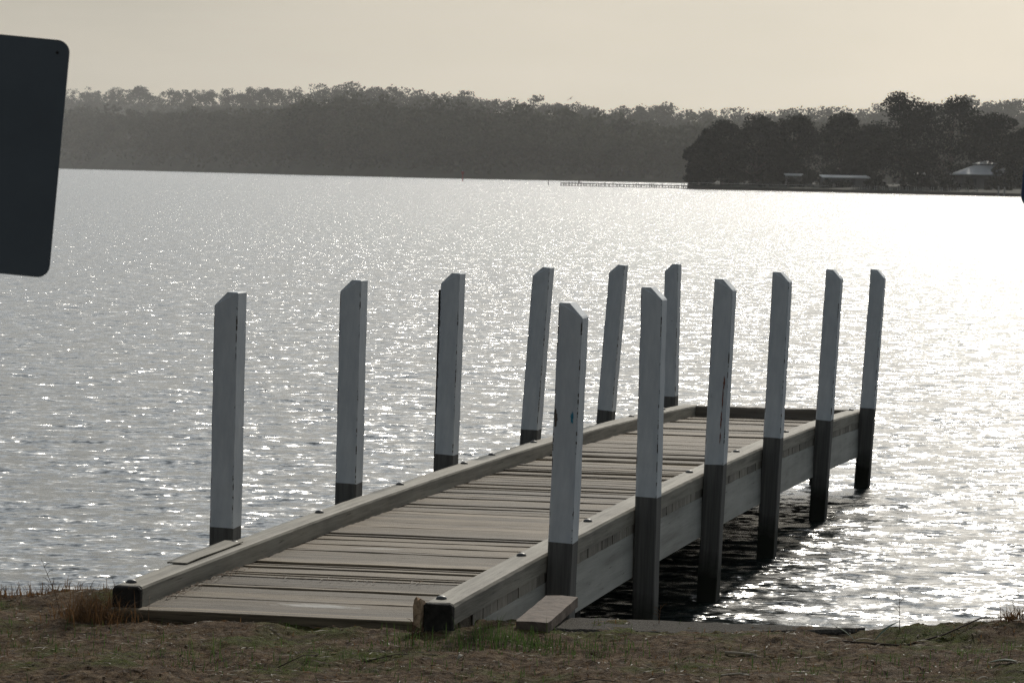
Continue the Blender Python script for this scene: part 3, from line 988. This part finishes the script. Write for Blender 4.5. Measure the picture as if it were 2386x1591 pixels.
while u < 1.0:
    x, y = fjp(u); t_ = r8.choice([.72, .72, .72, .95]); w = r8.uniform(.07, .12)
    mb = MB(); mb.box((x - w, y - .87, -1.2), (x + w, y - .70, t_)); mb.build('pile', M['fartimber'], fj)
    u += r8.uniform(.016, .034) * (1 if u < .6 else .7)
x, y = fjp(.145); mb = MB(); mb.tube([(x, y, .6), (x, y, 1.1), (x, y, 1.55)], [.16, .19, .15], 8); mb.build('bollard', M['fartimber'], fj)

# channel marker and a lone stake in the water
mk = empty('channel_marker', (-15.7, 1080, 0)); tag(mk, 'thin red channel marker standing in the bay before the far shore', 'channel marker')
mb = MB(); mb.tube([(0, 0, -1.5), (0, 0, 2.2)], .14, 8); mb.build('pole', M['red'], mk)
mb = MB(); mb.box((-.38, -.25, 2.1), (.38, .25, 2.95)); bevel(mb.build('top_mark', M['red'], mk), .05)
mb = MB(); mb.tube([(0, 0, 2.95), (0, 0, 3.35)], [.12, .07], 8); mb.build('lantern', M['galv'], mk)
mb = MB(); mb.tube([(8.3, 890, -1.5), (8.3, 890, .5), (8.33, 890, 1.1)], [.10, .10, .07], 7); tag(mb.build('stake', M['fartimber']), 'lone dark stake in the water just left of the far jetty', 'stake')

# a gull over the far ridge
mb = MB()
def wing(s): return [[(s * .05, -.10, .0), (s * .05, .12, .0), (s * .05, .12, .03), (s * .05, -.10, .03)], [(s * .32, -.06, .16), (s * .32, .12, .16), (s * .32, .12, .18), (s * .32, -.06, .18)], [(s * .75, -.10, .10), (s * .75, -.02, .10), (s * .75, -.02, .11), (s * .75, -.10, .11)]]
mb.loft(wing(1)); mb.loft(wing(-1))
mb.tube([(0, -.30, 0), (0, -.18, .02), (0, 0, .01), (0, .2, .0), (0, .34, .0)], [.02, .055, .07, .05, .02], 8)
gl = mb.build('gull', M['feather'], None, True); gl.location = (9.0, 600, 15.25); gl.rotation_euler = (0, math.radians(-32), math.radians(40))
tag(gl, 'tiny gull gliding in the sky over the far ridge', 'bird')


# ------------------------------------------------------------------ sign boards by the camera, seen from behind
def sign(name, label, cx, cy, cz, w, h, r, tilt, mat, pole=True):
    o = empty(name, (cx, cy, 0.66)); tag(o, label, 'sign')
    prof = []
    for sx, sz, a0 in ((1, -1, -90), (1, 1, 0), (-1, 1, 90), (-1, -1, 180)):
        for k in range(9):
            a = math.radians(a0 + k * 90 / 8)
            prof.append((sx * (w / 2 - r) + r * math.cos(a), sz * (h / 2 - r) + r * math.sin(a)))
    ct, st = math.cos(tilt), math.sin(tilt)
    mb = MB(); mb.loft([[(x * ct + z * st, y, -x * st + z * ct + cz - .66) for x, z in prof] for y in (-.0015, .0015)])
    b = mb.build('board', mat, o)
    if pole:
        mb = MB(); mb.tube([(-st * .0 - math.sin(tilt) * (cz - .66 + .3), -.03, -.3), (st * h * .52, -.03, cz - .66 + h * .52)], .027, 12); mb.build('pole', M['galv'], o, True)
        for k in (-.3, .3):
            mb = MB(); mb.box((k * h * st - .05, -.060, cz - .66 + k * h - .015), (k * h * st + .05, -.0012, cz - .66 + k * h + .015)); mb.build('strap', M['galv'], o)
    return o


sb = sign('sign_board', 'dark back of a round-cornered metal sign at the left edge', -1.53, 8.7, 2.846, .86, .575, .030, math.radians(4.6), M['signback'])
mb = MB(); mb.tube([(.42, -.004, 2.41), (.42, .002, 2.41)], .0035, 8); mb.build('rivet', M['tar'], sb)
sign('sign_board', 'navy sign of which only a curved corner shows at the right edge', 1.673, 8.7, 2.985, .86, .575, .040, math.radians(4.6), M['signnavy'])

# ------------------------------------------------------------------ on the bank
# concrete ledge
mb = MB(); rings = []; r7 = random.Random(17)
for x in np.arange(.10, 1.72, .05):
    e = float(edge_y(x)) + .035; wd = .46 * min(1, (1.74 - x) / .9) + .012; z = .676 + r7.uniform(-.003, .003)
    rings.append([(x, e - wd, z - .2), (x, e - wd, z - .014), (x, e - wd + .02, z), (x, e - .02, z + r7.uniform(-.002, .002)), (x, e, z - .016), (x, e, -.6)])
mb.loft(rings)
tag(mb.build('concrete_ledge', M['concrete']), 'strip of rough concrete along the bank edge right of the jetty', 'concrete ledge')

# loose board lying against the first right post
mb = MB(); rings = []
for k in range(13):
    u = k / 12; x = .115 + .15 * u; y = 16.55 + .86 * u; z = .712 + .02 * u; hw = .078 + random.uniform(-.003, .003) - (.02 * random.random() if k == 0 else 0)
    n_ = (.985, -.17)
    rings.append([(x - n_[0] * hw, y - n_[1] * hw, z - .03), (x - n_[0] * hw, y - n_[1] * hw, z + .018), (x, y, z + .022 + random.uniform(-.003, .003)), (x + n_[0] * hw, y + n_[1] * hw, z + .016), (x + n_[0] * hw, y + n_[1] * hw, z - .032)])
mb.loft(rings)
tag(mb.build('loose_board', M['plank']), 'old split board lying on the bank beside the first right post', 'board')


def blades(name, mat, spots, seed, hmin, hmax, w, bend=.5):
    """thin curved blades, three quads each"""
    g = np.random.default_rng(seed); V, F = [], []
    for x, y in spots:
        z = gzat(x, y) - .004; a = g.uniform(0, 6.283); h = g.uniform(hmin, hmax); b = g.uniform(.1, bend) * h
        ww = w * g.uniform(.6, 1.3); px, py = -math.sin(a) * ww, math.cos(a) * ww
        n0 = len(V)
        for u, k in ((0, 1), (.4, .85), (.75, .55), (1, .08)):
            cx, cy, cz = x + math.cos(a) * b * u * u, y + math.sin(a) * b * u * u, z + h * u * (1 - .25 * u * b / h)
            V += [(cx - px * k, cy - py * k, cz), (cx + px * k, cy + py * k, cz)]
        for k in range(3): F.append((n0 + 2 * k, n0 + 2 * k + 1, n0 + 2 * k + 3, n0 + 2 * k + 2))
    return mesh_np(name, V, F, mat)


g3 = np.random.default_rng(33)
def scatter(n, x0, x1, d0, d1):
    xs = g3.uniform(x0, x1, n); return [(x, float(edge_y(x)) - d) for x, d in zip(xs, g3.uniform(d0, d1, n))]
def clump(cx, d, n, sx, sd_):
    xs = g3.normal(cx, sx, n); return [(x, float(edge_y(x)) - abs(dd)) for x, dd in zip(xs, g3.normal(d, sd_, n))]
def off_deck(p):                                                # not through the boards
    def inside(x, y):
        lx = x * math.cos(PSI) - y * math.sin(PSI) - ax; t_ = x * math.sin(PSI) + y * math.cos(PSI)
        return abs(lx) < HW + .02 and t_ > TF - .05
    return [(x, y) for x, y in p if not inside(x, y) and y > 13]
sp_ = scatter(500, -3, 3, .03, 3.2)
for c in ((.02, 1.02, 420, .16, .14), (-.35, 1.35, 120, .2, .1), (.3, .95, 130, .18, .1), (-1.4, 2.1, 160, .4, .2), (-2.3, 1.6, 200, .3, .3), (-.5, 1.9, 160, .5, .2), (1.1, 1.4, 170, .5, .3), (2.1, 1.1, 150, .4, .2)):
    sp_ += clump(*c)
tag(blades('grass', M['greengrass'], off_deck(sp_), 3, .012, .06, .0022), kind='stuff')
tall = clump(.02, 1.0, 60, .18, .08) + clump(-.4, 1.4, 26, .15, .05) + clump(-1.25, 2.0, 10, .3, .1) + clump(-.05, 1.15, 25, .1, .06)
tag(blades('grass', M['greengrass'], off_deck(tall), 4, .06, .14, .002, .45), kind='stuff')
tag(blades('dry_grass', M['drygrass'], off_deck(scatter(3600, -3, 3, .0, 3.2) + clump(2.5, .15, 320, .2, .1)), 5, .010, .035, .0020, 3.0), kind='stuff')

# dry weed clump left of the jetty and sparse ones at the right
def weed(label, cx, d, n, sx, sd_, h0, h1, seed):
    sp_ = [(x, y) for x, y in clump(cx, d, n, sx, sd_)]
    o = blades('dry_weed', M['drygrass'], sp_, seed, h0, h1, .0020, 1.6)
    return tag(o, label, 'weed')
weed('reddish dry weed clump beside the near end of the left kerb', -1.93, .95, 620, .085, .13, .04, .19, 11)
o = blades('dry_grass', M['drygrass'], clump(-2.45, .12, 300, .25, .06), 12, .02, .09, .0022, 1.2); tag(o, kind='stuff')
weed('dark wiry weed tuft on the bank edge at the far right', 2.42, .08, 130, .03, .02, .04, .12, 13)
def stalk(label, x, d, h, lean, seed):
    g = random.Random(seed); y = float(edge_y(x)) - d; z = gzat(x, y) - .01
    mb = MB(); mb.tube([(x, y, z), (x + lean * .3, y, z + h * .4), (x + lean, y + .01, z + h)], [.0022, .0018, .0008], 5)
    for k in range(4):
        u = .45 + .13 * k; xx = x + lean * u; s = g.choice((-1, 1)); mb.tube([(xx, y, z + h * u), (xx + s * .015, y, z + h * u + .02), (xx + s * .03, y, z + h * u + .025)], [.001, .0012, .0005], 4)
    return tag(mb.build('grass_stalk', M['drygrass']), label, 'grass stalk')
stalk('thin bare stalk rising over the water right of the paired grey leaves', 1.86, .06, .19, -.004, 1)
stalk('thin stalk on the concrete edge near the second right post', .72, .10, .12, .01, 2)
stalk('thin leaning stalk above the weed clump left of the jetty', -2.12, .75, .27, -.10, 3)
stalk('tallest dark grass stalk before the near end of the right kerb', -.42, 1.42, .17, .006, 4)


# litter: bark strips, leaves and chips
def litter():
    g = np.random.default_rng(77); V, F = [], []
    pts = off_deck([(x, y) for x, y in scatter(4200, -3, 3, .02, 3.3)])
    for x, y in pts:
        z = gzat(x, y) + .003; a = g.uniform(0, 6.283); L = g.uniform(.005, .034) * (1.8 if g.random() < .15 else 1); w = g.uniform(.0018, .006); t_ = g.normal(0, .25)
        dx, dy, dz = math.cos(a) * L, math.sin(a) * L, abs(t_) * L * .5; px, py = -math.sin(a) * w, math.cos(a) * w; n0 = len(V)
        V += [(x - dx, y - dy, z), (x - px, y - py, z + .003), (x + dx, y + dy, z + dz), (x + px, y + py, z + .004)]
        F.append((n0, n0 + 1, n0 + 2, n0 + 3))
    m = np.random.default_rng(3).integers(0, 3, len(F))
    m = np.where(np.random.default_rng(4).uniform(size=len(F)) < .26, 0, np.where(np.random.default_rng(5).uniform(size=len(F)) < .6, 1, 2))
    tag(mesh_np('leaf_litter', V, F, None, mats=[M['leafpale'], M['twig'], M['drygrass']], midx=m), kind='stuff')


litter()


def deck_litter():
    g = np.random.default_rng(91); V, F = [], []
    for k in range(230):
        if k < 150: t_ = g.choice([16.55, 16.75, 17.0, 17.3, 17.45, 17.6]) + g.normal(0, .07); x = -HW + KW + abs(g.normal(0, .035)) + .012
        elif k < 200: t_ = 17.42 + g.normal(0, .03); x = g.uniform(-.4, .5)
        else: t_ = g.uniform(31.2, 32.7); x = g.uniform(-HW + KW + .02, -.1)
        z = zk(t_) - KH + .006 + g.uniform(0, .006); a = g.normal(.9, .6); L = g.uniform(.012, .05); w = g.uniform(.0012, .004)
        dx, dy = math.cos(a) * L, math.sin(a) * L; px, py = -math.sin(a) * w, math.cos(a) * w; y = t_ - T0; n0 = len(V)
        V += [(x - dx * .3, y - dy, z), (x - px, y - py, z + .004), (x + dx * .3, y + dy, z + .002), (x + px, y + py, z + .005)]
        F.append((n0, n0 + 1, n0 + 2, n0 + 3))
    o = mesh_np('leaf_litter', V, F, None, mats=[M['twig'], M['drygrass'], M['leafpale']], midx=g.choice([0, 1, 1, 1, 2], len(F)))
    o.matrix_world = Matrix.Translation(jetty.location) @ Matrix.Rotation(-PSI, 4, 'Z')
    tag(o, kind='stuff')


deck_litter()


def stick(label, pts, r, name='twig', mat='twig'):
    P = [(x, y, gzat(x, y) + .004 + dz) for x, y, dz in pts]
    mb = MB(); mb.tube(P, [r * (1 - .5 * i / (len(P) - 1)) for i in range(len(P))], 7)
    return tag(mb.build(name, M[mat], None, True), label, 'twig')


def px_ground(u, v): return u, v
stick('long dark twig at the bottom centre of the bank', [(-.06, 14.95, .0), (.08, 14.93, .004), (.22, 14.98, .0), (.36, 15.02, .004), (.47, 14.99, .0)], .004)
stick('grey twig on the bare soil in front of the left deck corner', [(-.98, 15.35, .0), (-.88, 15.5, .004), (-.80, 15.6, .003)], .003)
stick('curved branch lying along the bank edge at the far right', [(1.55, 16.55, .0), (1.85, 16.62, .0), (2.05, 16.8, .01), (2.25, 17.0, .012), (2.42, 17.15, .02)], .006, 'branch')
stick('thin twig left of the tall grass by the right kerb', [(-.62, 15.55, .0), (-.48, 15.62, .003), (-.3, 15.70, .0)], .003)
stick('pale bark strip on the open soil right of centre', [(.98, 16.02, .0), (1.05, 16.0, .004), (1.12, 15.98, .002)], .008, 'bark_strip', 'leafpale')
stick('pale bark strip at the bottom edge, right of the long twig', [(.92, 15.25, .0), (.99, 15.16, .004), (1.03, 15.1, .0)], .007, 'bark_strip', 'leafpale')


def leaf(label, x, y, L, w, az_, up, mat):
    z = gzat(x, y) + .006; mb = MB(); rings = []
    for k in range(7):
        u = k / 6; ww = w * math.sin(math.pi * (.06 + .9 * u)) + .001; rise = L * math.sin(up) * u + .01 * math.sin(3 * u)
        cx, cy = x + math.cos(az_) * L * math.cos(up) * u, y + math.sin(az_) * L * math.cos(up) * u
        px, py = -math.sin(az_) * ww, math.cos(az_) * ww
        rings.append([(cx - px, cy - py, z + rise + ww * .4), (cx, cy, z + rise), (cx + px, cy + py, z + rise + ww * .4), (cx, cy, z + rise + .0015)])
    mb.loft(rings)
    return tag(mb.build('gum_leaf', M[mat]), label, 'leaf')


leaf('grey-green leaf curling up to the left near the right end of the concrete', 1.63, 16.72, .13, .012, math.radians(170), .55, 'leafgreen')
leaf('grey-green leaf slanting up to the right near the right end of the concrete', 1.72, 16.74, .15, .013, math.radians(15), .62, 'leafgreen')
leaf('pale curled leaf lying flat between the two upright leaves', 1.60, 16.66, .11, .010, math.radians(5), .10, 'leafpale')
leaf('large grey-green leaf flat on the ground at the lower right', 2.12, 15.75, .15, .02, math.radians(-8), .03, 'leafgreen')
leaf('pale leaf lying at the lower right corner of the bank', 2.02, 15.35, .06, .012, math.radians(4), .05, 'leafpale')
leaf('pale leaf among the grass in front of the right kerb end', -.21, 15.62, .055, .012, math.radians(60), .1, 'leafpale')
leaf('curled pale leaf on the soil right of centre near the bank edge', 1.45, 16.35, .07, .013, math.radians(10), .08, 'leafpale')

# ------------------------------------------------------------------ haze
def haze():
    mb = MB(); mb.box((-2600, -120, -6), (2600, 5600, 150))
    m = bpy.data.materials.new('haze_air'); m.use_nodes = True; t_ = m.node_tree; t_.nodes.clear()
    v = t_.nodes.new("ShaderNodeVolumePrincipled"); o = t_.nodes.new("ShaderNodeOutputMaterial")
    v.inputs["Color"].default_value = (0.93, 0.93, 0.92, 1); v.inputs["Density"].default_value = 0.00006; v.inputs["Anisotropy"].default_value = 0.5
    t_.links.new(v.outputs[0], o.inputs["Volume"])
    tag(mb.build('haze', m), kind='stuff')


haze()
